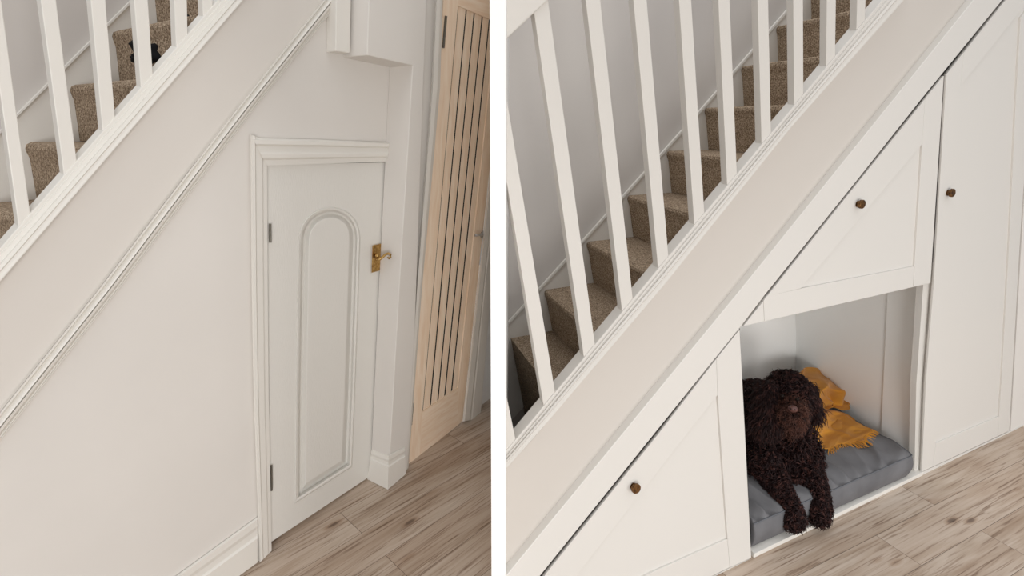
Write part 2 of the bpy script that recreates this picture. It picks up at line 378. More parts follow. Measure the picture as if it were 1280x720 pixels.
# return on the pier's side face: a plane along DL
class Side:
    def __init__(S,P0,d,v,toward):
        S.O=P0; S.h=d; S.v=v; n=nrm(np.cross(d,v)); S.n=n if n@toward>0 else -n
    U=Plane.U
sd=Side(L.U(484.9,611,off),DL,L.v,-L.h)
skirt(sd,[(464.5,561),(486,568.5)],[(458.5,600),(484.9,612)],0,.014,'s',sp)
g3=skirt(sd,[(464.5,561),(486.6,568.7)],[(459,599),(485.2,612.2)],0,.014,'s',sp)
g.add(g3.V,g3.F); put('baseboard_pier',g,'gloss',kind='structure')
# little drop post beside the boxing
g=prism(L,[(421,-40),(419.5,64),(437.5,66.5),(440,-40)],.05,.0,DL); put('newel_drop',g,'gloss',stL,bevel=.003)
# --- oak door in its frame
g=prism(O_,[(527,-40),(548,-40),(509,592),(499,600)],-.0,-.04); put('wall_recess',g,'wall',kind='structure')
g=moulding(O_,[(545.5,-30),(539,110),(520,360),(505.8,589.5)],[(554.5,-30),(550,110),(527.5,360),(510.6,585)],[(0,.01),(.2,.028),(.7,.028),(1,.02)],back=-.02); put('trim_4',g,'gloss',kind='structure')
oakd=thing('door_2',None,None,tuple(zhit(510,581)),kind='structure')
le=lx((554.5,5),(510.5,579)); re=lx((612,212),(578,526.5))
g=G()
rb=lambda x: 514.5+(485-514.5)*(x-528)/(572.5-528)      # top of bottom rail
rt=lambda x: 7+(24-7)*(x-572.5)/(612-572.5)            # bottom of top rail
xt=[572.5,583,593,603,612,620.5]; xb=[528,538,547.5,556,564.5,572.5]
inL=lambda y: lx((xt[0],7),(xb[0],514.5))(y); inR=lambda y: lx((xt[5],27),(xb[5],485))(y)
put('stile',prism(O_,[(le(-30),-30),(inL(-30),-30),(inL(514),514),(xb[0]+.0,514.5),(526,569.5),(510.5,580)],.0,-.035),'oak',oakd)
put('stile',prism(O_,[(inR(-30),-30),(re(-30),-30),(re(526.5),526.5),(573,531),(572.5,485)],.0,-.035),'oak',oakd)
put('bottom_rail',prism(O_,[(528,514.5),(572.5,485),(572.9,531.2),(526,569)],-.0005,-.035),'oakh',oakd)
put('top_rail',prism(O_,[(inL(-34),-34),(inR(-34),-34),(inR(27),27.5),(inL(7),7)],-.0005,-.035),'oakh',oakd)
g=G()
XT=[inL(5)]+xt[1:]; 
for i in range(5):
    a0,a1=xt[i],xt[i+1]; b0,b1=xb[i],xb[i+1]; e=.95
    prism(O_,[(a0+e,rt(a0)),(a1-e,rt(a1)),(b1-e,rb(b1)),(b0+e,rb(b0))],-.006,-.0085,g=g)
put('board_panel',g,'oak',oakd)
put('panel_backing',prism(O_,[(xt[0]-2,2),(xt[5]+2,20),(xb[5]+1,492),(xb[0]-1,520)],-.0095,-.03),'groove_shade',oakd)
for y0,y1 in((20,60),(504,531)):
    f=lx((557.5,20),(513.8,531)); g=tube([O_.U(f(y0),y0,.004),O_.U(f(y1),y1,.004)],.0055,8); put('hinge',g,'steel',oakd)
g=tube([O_.U(603,293,.0),O_.U(602,293,.04),O_.U(600,293.5,.046),O_.U(594,294.5,.046)],[.009,.008,.007,.006],10); lathe(O_.U(603,293,0),O_.n,[(0,.02),(.008,.02),(.01,.016)],20,g)
put('lever_handle',g,'chrome',oakd,smooth=True)
# architrave right of the oak door and the wall beyond
g=moulding(O_,[(634,5),(612.5,212),(597,360),(578,527)],[(652,5),(629,212),(614,360),(600.5,523)],[(0,.02),(.12,.034),(.4,.034),(.47,.026),(.55,.03),(1,.026)],back=-.03); put('trim_5',g,'gloss',kind='structure')
g=prism(O_,[(630,-40),(660,-40),(640,527),(598,527)],-.02,-.06); put('wall_left_hall',g,'part',kind='structure')
# --- dark cloth bundle lying on the stairs
P0=L.U(200,72,-.33); P1=L.U(247,34,-.33)
ico=[]
def blob(name,cen,ax,m,parent=None,amp=.12,f=3.,seed=0,lat=16,lon=24,**k):
    V=[];Fc=[]; ph=np.random.default_rng(seed).uniform(0,6,9)
    for i in range(lat+1):
        for j in range(lon):
            a=math.pi*i/lat; b=2*math.pi*j/lon; d=np.array([math.sin(a)*math.cos(b),math.sin(a)*math.sin(b),math.cos(a)])
            q=1+amp*(math.sin(f*d[0]*2+ph[0])*math.cos(f*d[1]*2+ph[1])+.5*math.sin(f*4*d[2]+ph[2]+d[0]*3))
            V.append(cen+q*(ax[0]*d[0]+ax[1]*d[1]+ax[2]*d[2]))
    for i in range(lat): Fc+=[(i*lon+j,i*lon+(j+1)%lon,(i+1)*lon+(j+1)%lon,(i+1)*lon+j) for j in range(lon)]
    V,Fc=fixn(V,Fc)
    return obj(name,V,Fc,m,parent,smooth=True,**k)
z3=np.array([0,0,1.])
blob('jumper',P0+DL*.0,(L.h*.075,DL*.09,z3*.055),'black',amp=.25,f=2.2,seed=3,label='dark garment bundled on the carpeted stair, lower of the two seen behind the left balusters',cat='clothing')
blob('bag',P1,(L.h*.05,DL*.07,z3*.04),'black',amp=.15,f=1.7,seed=5,label='small dark bundle on the carpeted stair, nearest the top balusters of the left staircase',cat='bag')

# ============================================================ RIGHT PLACE
X0=626
def xcut(line_pts):    # clip a polyline's left end at X0
    return line_pts
gapl=[(1282,-36),(1249.5,4.5),(1152,124),(1069.5,228),(956.5,368.5),(926.5,408),(919.5,416.5),(820,540),(680,714),(X0,781)]
strR=[(1246,-36),(1213,5),(1040,220),(927.5,360),(780,540),(637.5,714),(X0,728)]     # right edge of the bright stripe
ridR=[(1162,-36),(1126,5),(989,159),(827.5,360),(674,540),(X0,593.5)]
feet=line((682.5,507.5),(1063.5,50.5))
stR=thing('staircase','white painted staircase with square balusters and beige carpet above the built-in cupboards','staircase',tuple(R.U(X0+6,840,0)*np.array([1,1,0])))
g=prism(R,ridR+[(X0,735),(637.5,719),(780,545),(927.5,365),(1040,225),(1213,10),(1246,-31)][::1],-.03,-.036); put('string_board',g,'string',stR)
g=prism(R,strR+gapl[::-1],0,-.032); fb=put('facing_board',g,'cupboard',stR,bevel=.0025)
xs=[X0,682.5,830,990,1070,1135]
A=[(x,feet(x)+2) for x in xs]; rid=lambda x: float(np.interp(x,[p[0] for p in ridR[::-1]],[p[1] for p in ridR[::-1]])); B=[(x,rid(x)) for x in xs]
g=moulding(R,A,B,[(0,.004),(.1,.010),(.3,.011),(.38,.018),(.55,.022),(.62,.017),(.92,.022),(1,.022)],back=-.034); put('string_capping',g,'rail',stR)
g=prism(R,[(x,feet(x)-3) for x in xs]+[(x,feet(x)+7) for x in xs[::-1]],.004,-.04); put('base_rail',g,'rail',stR,bevel=.002)
balR=[((686,5),(745,432)),((751,5),(793,377)),((809,5),(839,322)),((864.5,5),(881,257)),((912.5,5),(924,214)),((960.5,5),(956.9+.5,175)),((1004,5),(989+8,133)),((1045,5),(1028+7,98)),((1082,5),(1063+9,57))]
# right edges from the traced top points, direction = the wall's own vertical
wb=.046
for i,(t,b) in enumerate(balR):
    T=R.U(t[0],t[1],.0); v=R.v
    # walk down the wall's vertical until the feet line
    lo,hi=0.,1.8
    def pj(P):
        d=P-CAM; zc=d[1]*c_-d[2]*s_; yc=-d[2]*c_-d[1]*s_; return 640+F*d[0]/zc,360+F*yc/zc
    for _ in range(40):
        m_=(lo+hi)/2; x,y=pj(T-v*m_)
        if y<feet(x)+4: lo=m_
        else: hi=m_
    Bt=T-v*lo; Tp=T+v*.25
    sl=(R.uw(R.U(1063.5,50.5))-R.uw(R.U(682.5,507.5))); tg=sl[1]/sl[0]
    Dn=DR/-(DR@R.n)*.03
    V=[Tp,Tp-R.h*wb,Bt-R.h*wb-v*(wb*tg),Bt]; V+=[p+Dn for p in V]
    V,Fc=fixn(V,[(0,1,2,3),(7,6,5,4),(0,1,5,4),(1,2,6,5),(2,3,7,6),(3,0,4,7)]); obj('baluster',V,Fc,'rail',stR,bevel=.002)
T=R.U(631,107,0)+R.v*.3; Bt=R.U(695,487,0)
Dn=DR/-(DR@R.n)*.03; B2=R.U(695,496,0)
v0=R.U(631,107,0); dirv=nrm(B2-v0)
V=[v0,v0-R.h*.005,B2-R.h*wb-R.v*.03,B2]; V=[R.U(631,107,0),R.U(627,107,0),R.U(627,187,0),B2-R.h*wb-R.v*.03,B2]; k=5; V+=[p+Dn for p in V]
V,Fc=fixn(V,[tuple(range(5)),tuple(range(9,4,-1))]+[(i,(i+1)%5,5+(i+1)%5,5+i) for i in range(5)]); obj('baluster',V,Fc,'rail',stR,bevel=.002)
V=[R.U(628,470,0),R.U(645,551,0),R.U(636,562,0),R.U(628,570,0)]; V+=[p+Dn for p in V]
V,Fc=fixn(V,[(0,1,2,3),(7,6,5,4),(0,1,5,4),(1,2,6,5),(2,3,7,6),(3,0,4,7)]); obj('baluster',V,Fc,'rail',stR,bevel=.002)
# handrail crossing the top left corner
g=prism(R,[(X0,56),(632,50),(668,16),(690,-4),(730,-44),(640,-44),(X0,-30)],.012,-.05,DR); put('handrail',g,'rail',stR,bevel=.004)
# steps and back string
SWR=.86
stairs(R,DR,SWR,(678,362),(968,33),6,range(-1,11),stR,.05,0)
# kite shaped turning step at the foot
A=[(X0,410),(631,405),(657,377),(727,300),(874,137),(984,10),(1040,-52)]; B=[(x+1,y+9) for x,y in A]
g=moulding(R,A,B,[(0,-SWR+.014),(.25,-SWR+.024),(.6,-SWR+.024),(.7,-SWR+.014),(1,-SWR+.012)],back=-SWR-.004); put('wall_string_cap',g,'gloss',stR)
g=prism(R,[(x,y+3) for x,y in A]+[(1040,90),(X0,540)],-SWR+.01,-SWR-.002); put('wall_string',g,'gloss',stR)
nb=-SWR
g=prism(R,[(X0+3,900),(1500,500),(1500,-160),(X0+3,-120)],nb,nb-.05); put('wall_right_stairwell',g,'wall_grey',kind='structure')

# --- cupboards
KN={}
def knob(px,py,r,m,parent,label=None,n0=0.):
    P=R.U(px,py,.0)+0; g=lathe(P+R.n*(n0-.001)+R.h*.004,R.n,[(0,r*.7),(.003,r*.7),(.004,r*.55),(.008,r*.55),(.011,r*.92),(.013,r),(.021,r),(.023,r*.9),(.0235,r*.3)],28)
    o=put('knob',g,m,parent,smooth=False,label=label)
def shaker(unit,outer,pieces,panel,knobargs=None,n=0.):
    d=put('door',prism(R,outer,n-.008,n-.02),'cupboard',unit)
    for nm,pts in pieces: put(nm,prism(R,pts,n,n-.0085),'cupboard',d,bevel=.0012)
    return d
# dark sheets behind the doors give the gaps their shade by colour
base=lambda x: 698-.4876*(x-940)
cl=thing('cupboard','low triangular cupboard with bronze knob, left of the dog nook','cupboard',tuple(zhit(900,base(900))))
outer=[(924,411),(939.5,697),(912,708.5),(800,764),(643,764),(683,714),(823,540),(922.3,417)]
outer=[(924.6,413.5),(939,697.5),(912.5,709.5),(790,769),(X0+5,846),(X0+5,786),(684.5,715),(824.5,541)]
inner=[(897.5,494),(909.5,673.5),(817,714.8),(700,771),(675,783),(725,714),(795,625),(860,541)]
d=put('door',prism(R,outer,-.008,-.02),'cupboard',cl)
put('stile',prism(R,[(924.6,412.5),(939,697.5),(912.5,709.5),(909.5,673.5),(897.3,494),(895.8,448.5)],0,-.0085),'cupboard',d,bevel=.0012)
put('rail',prism(R,[(909.3,673.9),(912.2,709.3),(790,769),(640,841),(666,790),(675,783),(700,771),(817,714.8)],0,-.0085),'cupboard',d,bevel=.0012)
put('rail',prism(R,[(895.5,449),(897,494),(860,541),(795,625),(725,714),(672,783),(637,833),(X0+5,846),(X0+5,786),(684.5,715),(824.5,541)],0,-.0085),'cupboard',d,bevel=.0012)
knob(790,608,.0175,'bronze',d,'dark bronze knob')
put('gap_shade_backing',prism(R,[(924,400),(940,699),(790,771),(X0+4,850),(X0+4,760),(680,706),(820,531),(905,425)],-.028,-.05),'gap_shade',cl)
# hatch above the nook
hb=line((927,408),(1163,353.5))
ch=thing('cupboard','sloping overhead cupboard with bronze knob, directly above the dog nook','cupboard',tuple(zhit(1040,base(1040))))
d=put('door',prism(R,[(929.5,407.6),(1163,353.8),(1179.8,95),(1155,126),(1072,229),(959,370)],-.008,-.02),'cupboard',ch)
put('rail',prism(R,[(954.8,376.6),(955.8,401.5),(1141.5,358.7),(1142.8,333),(1001,360.8),(958,370.5)],0,-.0085),'cupboard',d,bevel=.0012)
put('rail',prism(R,[(929.5,407.6),(955.3,401.6),(954.3,377)],0,-.0085),'cupboard',d,bevel=.0012)
put('stile',prism(R,[(1142,358.6),(1162.8,353.8),(1179.8,94.5),(1156.5,123.5),(1153,180),(1143.3,333)],0,-.0085),'cupboard',d,bevel=.0012)
put('rail',prism(R,[(959,370.5),(1001,360.6),(1041,313),(1098,245),(1152.8,180.5),(1156.2,124),(1152.5,129),(1072,229)],0,-.0085),'cupboard',d,bevel=.0012)
knob(1071,255,.017,'bronze',d,'bronze knob')
put('gap_shade_backing',prism(R,[(928,404),(1164,349),(1184,85),(1150,122),(1065,228),(953,369)],-.028,-.045),'gap_shade',ch)
# tall cupboard on the right
ct=thing('cupboard','tall cupboard with full-height door and bronze knob, right of the dog nook','cupboard',tuple(zhit(1200,base(1200))))
NT=.0
d=put('door',prism(R,[(1152.5,589.8),(1157.5,480),(1167.5,354),(1183.4,93),(1252,6.5),(1290,-40),(1296,-40),(1275,300),(1261.5,538.5)],NT-.008,NT-.022),'cupboard',ct)
put('stile',prism(R,[(1152.5,589.8),(1157.5,480),(1167.5,354),(1183.4,93),(1204.6,66),(1201,107),(1188,300),(1175.5,480),(1169.5,554),(1167,583)],NT,NT-.009),'cupboard',d,bevel=.0012)
put('rail',prism(R,[(1167.2,583),(1169.7,554.2),(1249,520.6),(1247.6,545)],NT,NT-.009),'cupboard',d,bevel=.0012)
put('stile',prism(R,[(1247.9,544.8),(1249.2,520.4),(1252,480),(1262,300),(1270,130),(1276,22),(1284,12),(1296,-2),(1275,300),(1261.5,538.3)],NT,NT-.009),'cupboard',d,bevel=.0012)
put('rail',prism(R,[(1204.8,66),(1201.2,107),(1262,31),(1276,14),(1296,-10),(1296,-40),(1290,-40),(1252,6.5)],NT,NT-.009),'cupboard',d,bevel=.0012)
knob(1184,241,.018,'bronze',d,'bronze knob')
put('gap_shade_backing',prism(R,[(1150,597),(1164,353),(1180,85),(1250,-10),(1275,-42),(1300,-42),(1285,300),(1268,541)],-.026,-.06),'gap_shade',ct)
put('side_panel',prism(R,[(1143,594),(1152,590),(1157.5,480),(1167,353),(1169,330),(1155.5,330),(1154,357),(1145.5,480)],-.0225,-.05),'cupboard',ct)
# plinth below
g=prism(R,[(1151,596),(1152,590.5),(1262,539.5),(1300,521),(1300,526.5),(1262,542)],-.001,-.03); put('plinth',g,'cupboard',ct)
g=prism(R,[(X0+2,854),(X0+2,849),(790,770.5),(912,710),(939.5,698),(940,700)],-.001,-.03); put('plinth',g,'cupboard',cl)
# end wall to the right of the tall cupboard
g=prism(R,[(1263,543),(1277,300),(1298,-50),(1480,-50),(1420,470)],-.004,-.06); put('wall_right',g,'wall',kind='structure')
# --- the nook
nk=thing('pet_nook','open white alcove built into the cupboards, lined with pale painted boards','alcove',tuple(zhit(1040,base(1040))))
DN=DR/-(DR@R.n); dep=.80
BL=zhit(934,701,0.)-DN*0; 
def front(px,py,n=-.022): return R.U(px,py,n)
hh=R.h; vv=R.v
bl=R.P(R.uw(front(938.5,698))[0],0,-.022); br_=R.P(R.uw(front(1147,594))[0],0,-.022)
wid=np.linalg.norm(br_-bl); top=R.uw(front(1152,340))[1]+.0; topL=R.uw(front(926,395))[1]
top=max(top,topL)+.02
bl=bl-hh*.01
zb=.022
put('base_board',box3(bl+np.array([0,0,0])+R.n*.024,hh*(wid+.01),DN*(dep+.03),z3*zb),'gloss',nk,bevel=.001)
put('back_panel',box3(bl+DN*dep,hh*(wid+.01),DN*.015,vv*top),'nook',nk)
put('side_panel',box3(bl-hh*.015,hh*.015,DN*dep,vv*top),'nook',nk)
put('side_panel',box3(bl+hh*(wid+.010),hh*.02,DN*dep,vv*top),'nook',nk)
put('side_panel',box3(bl+hh*(wid+.0),hh*.010,DN*.205,vv*top),'nook',nk,bevel=.003)
put('top_panel',box3(bl-hh*.01+vv*top,hh*(wid+.03),DN*dep,vv*.015),'nook',nk)

# --- dog bed cushion (grid box with pulled wrinkles)
zc0=zb+.001
fl=zhit(941.5,683,zc0); fr=zhit(1136,594.5,zc0); e1=nrm(fr-fl); 
fl=fl-e1*.02
Lx=np.linalg.norm(fr-fl); Lz=.140; 
nA,nB,nC=150,60,10
depb=.66
def bedpt(a,b,c):
    """a along front 0..1, b depth 0..1, c height 0..1"""
    # superellipse style rounding
    P=fl+e1*(a*Lx)+DN*(b*depb)+vv*0
    z=c*Lz
    return P,z
def bed_surface():
    V=[];Fc=[];idx={}
    def key(i,j,k): return (i,j,k)
    for i in range(nA+1):
        for j in range(nB+1):
            for k in range(nC+1):
                if not(i in(0,nA) or j in(0,nB) or k in(0,nC)): continue
                a,b,c=i/nA,j/nB,k/nC
                puff=.018*math.sin(math.pi*c)
                ea=min(a,1-a)*Lx; eb=min(b,1-b)*depb; 
                topd=.028*(1-math.exp(-min(ea,eb)/.05))
                P=fl+e1*(a*Lx)+DN*(b*depb)+z3*(c*(Lz-.018)+ (topd if k==nC else topd*max(0,c-.9)*0))
                if j==0: P=P-DN*puff*.9
                if j==nB: P=P+DN*puff
                if i==nA: P=P+e1*puff*.7
                # rounded vertical corners
                rc=.03
                xa=(1-a)*Lx; xb=b*depb
                if xa<rc and xb<rc:
                    dx,dy=rc-xa,rc-xb; r=math.hypot(dx,dy); m_=max(dx,dy)
                    if r>0: P=P-e1*(dx-dx*m_/r)*.9+DN*(dy-dy*m_/r)*.9
                # wrinkles radiating from the front seam
                s=a*Lx
                if k==nC:
                    w=math.exp(-(b*depb)/.13)*(1-math.exp(-(b*depb)/.012))
                    P=P+z3*w*(.028*(1-1.6*abs(math.sin(s*27+1.6*math.sin(s*9)+b*depb*(14*math.sin(s*5)))))*(.35+.65*math.sin(s*7.3+1)**2))
                    w2=math.exp(-(b*depb-.12)**2/.01)
                    P=P+z3*w2*.005*math.sin(s*21+b*18)
                if j==0:
                    P=P-DN*.004*math.sin(s*40+2*math.sin(s*11))*math.sin(math.pi*c)*(.5+.5*c)
                idx[(i,j,k)]=len(V); V.append(P)
    def q(*c):
        Fc.append(tuple(idx[x] for x in c))
    for i in range(nA):
        for j in range(nB):
            for k in(0,nC): q((i,j,k),(i+1,j,k),(i+1,j+1,k),(i,j+1,k))
        for k in range(nC):
            for j in(0,nB): q((i,j,k),(i+1,j,k),(i+1,j,k+1),(i,j,k+1))
    for j in range(nB):
        for k in range(nC):
            for i in(0,nA): q((i,j,k),(i,j+1,k),(i,j+1,k+1),(i,j,k+1))
    return V,Fc,idx
V,Fc,idx=bed_surface()
bed=thing('dog_bed','slate grey rectangular cushion bed lying in the nook under the dog','dog bed',tuple(fl))
Vn,Fn=fixn(V,Fc)
obj('cushion',Vn,Fn,'bed',bed,smooth=True,sub=1)
g=tube([V[idx[(i,0,nC)]]+z3*.001 for i in range(0,nA+1)]+[V[idx[(nA,j,nC)]]+z3*.001 for j in range(1,nB+1)],.0028,6); put('piping',g,'bedpipe',bed,smooth=True)
ztop=zb+Lz+.012

# --- mustard throw
def catmull(P,n):
    """P: list of rows of control points -> dense grid by bicubic (catmull) interpolation"""
    P=np.array(P,float)
    def up(A):
        k=A.shape[0]; out=[]
        for i in range(k-1):
            p0=A[max(i-1,0)];p1=A[i];p2=A[i+1];p3=A[min(i+2,k-1)]
            for t in np.arange(n)/n:
                out.append(.5*((2*p1)+(-p0+p2)*t+(2*p0-5*p1+4*p2-p3)*t*t+(-p0+3*p1-3*p2+p3)*t**3))
        out.append(A[-1]); return np.array(out)
    A=up(P); A=np.swapaxes(up(np.swapaxes(A,0,1)),0,1); return A
thr=thing('throw','mustard yellow fringed throw crumpled on the grey cushion beside the dog','blanket',tuple(zhit(1045,540,ztop)))
def sheet(name,rows,m,parent,n=8,thick=.004,rip=.004,seed=1,zmin=0.,fq=16):
    A=catmull([[R.U(x,y,-d) for x,y,d in r] for r in rows],n)
    rr=np.random.default_rng(seed); h,w=A.shape[:2]
    I,J=np.meshgrid(np.linspace(0,1,h),np.linspace(0,1,w),indexing='ij')
    nz=np.zeros((h,w))
    for _ in range(9):
        f1,f2,p=rr.uniform(-fq,fq),rr.uniform(-fq,fq),rr.uniform(0,6); nz+=1-2.2*np.abs(np.sin(.5*(I*f1+J*f2)+p+.9*np.sin(J*4+I*3+p)))
    nz=rip*nz/3
    A=A+nz[...,None]*(R.n*.7+z3*.5)
    low=A[...,2]<zmin; A[...,2]=np.where(low,zmin+.15*np.abs(nz),A[...,2])
    V=A.reshape(-1,3); Fc=[(i*w+j,i*w+j+1,(i+1)*w+j+1,(i+1)*w+j) for i in range(h-1) for j in range(w-1)]
    o=obj(name,list(V),Fc,m,parent,smooth=True); s=o.modifiers.new('sol','SOLIDIFY'); s.thickness=thick; s.offset=0
    ss=o.modifiers.new('sub','SUBSURF'); ss.levels=1; ss.render_levels=1
    return A
# upper bunched fold
rowsU=[[(1000,466,.56),(1006,460,.60),(1018,458,.63),(1036,466,.64),(1052,473,.62),(1060,482,.60),(1066,498,.58),(1069,514,.56)],
       [(1002,478,.46),(1010,472,.49),(1022,470,.51),(1038,474,.50),(1050,480,.49),(1057,487,.50),(1063,500,.50),(1068,520,.50)],
       [(1008,492,.38),(1016,487,.40),(1026,484,.41),(1037,482,.42),(1046,486,.42),(1054,494,.43),(1059,506,.45),(1066,524,.46)],
       [(1012,505,.35),(1018,502,.36),(1026,496,.37),(1034,490,.40),(1043,494,.44),(1051,503,.42),(1055,512,.41),(1062,524,.43)],
       [(1012,515,.34),(1018,513,.35),(1026,508,.37),(1033,506,.42),(1040,506,.46),(1047,508,.42),(1053,517,.40),(1058,528,.41)],
       [(1012,524,.35),(1018,523,.36),(1027,520,.38),(1035,518,.41),(1042,518,.42),(1049,519,.42),(1054,524,.42),(1056,534,.42)]]
sheet('bunched_fold',rowsU,'mustard',thr,rip=.022,seed=4,n=14,fq=22,zmin=ztop+.004)
# lower spread with fringe: lies on the cushion
def onbed(x,y,lift): 
    P=zhit(x,y,ztop+lift+.012); n=-(P-R.O)@R.n; return (x,y,n)
rowsL=[[(1008,506,.36),(1020,508,.37),(1034,510,.41),(1048,514,.42),(1062,518,.44),(1070,524,.46)],
       [(1008,517,.33),(1018,516,.34),(1031,517,.36),(1045,519,.38),(1060,522,.42),(1078,530,.43)],
       [(1007,528,.30),(1016,526,.30),(1030,527,.32),(1046,529,.33),(1062,531,.36),(1086,534,.385)],
       [(1008,538,.27),(1018,541,.265),(1030,538,.28),(1046,538,.29),(1064,540,.31),(1090,538,.335)],
       [(1010,546,.24),(1022,551,.235),(1034,548,.25),(1050,545,.265),(1066,548,.27),(1086,546,.295)],
       [(1012,551,.225),(1024,557,.21),(1035,561,.195),(1050,555,.225),(1064,554,.235),(1079,551,.26)]]
rowsL2=[]
for r in rowsL:
    rr_=[]
    for x,y,d in r:
        P=R.U(x,y,-d)
        if P[2]<ztop+.016: P=zhit(x,y,ztop+.016); d=-float((P-R.O)@R.n)
        rr_.append((x,y,d))
    rowsL2.append(rr_)
AL=sheet('spread_end',rowsL2,'mustard',thr,rip=.009,seed=9,n=14,fq=20,zmin=ztop+.004)
# fringe strands along the right and lower right edge
g=G(); edge=[AL[i,-1] for i in range(AL.shape[0]//3,AL.shape[0])]+[AL[-1,j] for j in range(AL.shape[1]-1,AL.shape[1]*2//5,-1)]
E=np.array(edge); seg=np.r_[0,np.cumsum(np.linalg.norm(np.diff(E,axis=0),axis=1))]; tot=seg[-1]
nf=64
for i in range(nf):
    s=tot*(i+.5)/nf; P=np.array([np.interp(s,seg,E[:,k]) for k in range(3)])
    cen=AL[AL.shape[0]//2,AL.shape[1]//2]; d=P-cen; d[2]=0; d=nrm(d)+.25*rng.normal(size=3)*np.array([1,1,0]); d=nrm(d)
    l=.03+.012*rng.random(); pts=[P,P+d*l*.4+z3*-.004,P+d*l*.75+z3*-.010+rng.normal(size=3)*.002,P+d*l+z3*-.013]
    pts=[np.array([p[0],p[1],max(p[2],ztop-.004)]) for p in pts]
    tube(pts,[.0024,.002,.0018,.001],5,g)
put('fringe',g,'mustard',thr)

# ============================================================ DOG
dog=thing('dog','dark chocolate curly-coated dog lying on the grey cushion, front legs over its edge','dog',tuple(zhit(985,600,ztop)))
def Q(x,y,d): return R.U(x,y,-d)
caps=[]   # (p,q,rp,rq,kind)
def cap(p,q,a,b,kind='body'): caps.append((np.asarray(p),np.asarray(q),a,b,kind))
head=Q(986,498,.23)
cap(Q(984,488,.26),Q(988,496,.22),.083,.080,'head')             # skull
cap(Q(988,505,.19),Q(991,517,.130),.060,.047,'muzzle')          # muzzle
cap(Q(990,525,.16),Q(988,531,.18),.042,.040,'beard')            # chin / beard
cap(Q(962,486,.26),Q(958,528,.21),.036,.042,'ear')              # ear (dog's right)
cap(Q(1008,484,.25),Q(1015,512,.21),.032,.036,'ear')
cap(Q(982,520,.26),Q(978,560,.24),.085,.105,'body')             # neck, chest
cap(Q(978,560,.24),Q(988,598,.16),.098,.070,'body')
cap(Q(966,514,.36),Q(944,508,.56),.125,.135,'body')             # trunk going back
cap(Q(944,508,.56),Q(930,516,.68),.130,.115,'body')
cap(Q(953,555,.30),Q(950,575,.24),.085,.070,'body')             # shoulders
cap(Q(1000,550,.24),Q(1008,575,.18),.07,.058,'body')
cap(Q(956,575,.2),Q(974,612,.10),.055,.045,'leg'); cap(Q(974,612,.10),Q(988,638,.022),.044,.038,'leg'); cap(Q(988,638,.022),Q(993,650,-.01),.038,.034,'paw')
cap(Q(1006,572,.17),Q(1018,606,.07),.053,.042,'leg'); cap(Q(1018,606,.07),Q(1024,634,-.005),.042,.036,'leg'); cap(Q(1024,634,-.005),Q(1024.5,644,-.02),.036,.033,'paw')
CP=np.array([c[0] for c in caps]); CQ=np.array([c[1] for c in caps]); CA=np.array([c[2] for c in caps]); CB=np.array([c[3] for c in caps])
def sdf(X):
    X=np.atleast_2d(X)[:,None,:]; D=CQ-CP; t=np.clip(((X-CP)*D).sum(-1)/(D*D).sum(-1),0,1)
    return np.linalg.norm(X-(CP+D*t[...,None]),axis=-1)-(CA+(CB-CA)*t)
g=G()
for p,q,a,b,k in caps:
    n=7; ax=nrm(q-p); pts=[];rad=[]
    for i in range(n): th=math.pi/2*i/n; pts.append(p-ax*a*math.cos(th)); rad.append(max(.003,a*math.sin(th)))
    for i in range(6): pts.append(p+(q-p)*i/5); rad.append(a+(b-a)*i/5)
    for i in range(n-1,-1,-1): th=math.pi/2*i/n; pts.append(q+ax*b*math.cos(th)); rad.append(max(.003,b*math.sin(th)))
    tube(pts,[r*.93 for r in rad],20,g)
# toes
for cpx,cpy,dd in((993,652,-.014),(1025,646,-.024)):
    for s in(-1.5,-.5,.5,1.5):
        c=Q(cpx,cpy,dd)+R.h*s*.016+R.n*.012*(1-abs(s)*.3); pts=[];rad=[]
        for i in range(9): th=math.pi*i/8; pts.append(c-z3*.016*math.cos(th)); rad.append(max(.002,.0125*math.sin(th)))
        tube(pts,rad,12,g)
body=put('body',g,'furdark',dog)
rm=body.modifiers.new('rm','REMESH'); rm.mode='VOXEL'; rm.voxel_size=.007; rm.use_smooth_shade=True
sm=body.modifiers.new('sm','SMOOTH'); sm.iterations=6; sm.factor=.5
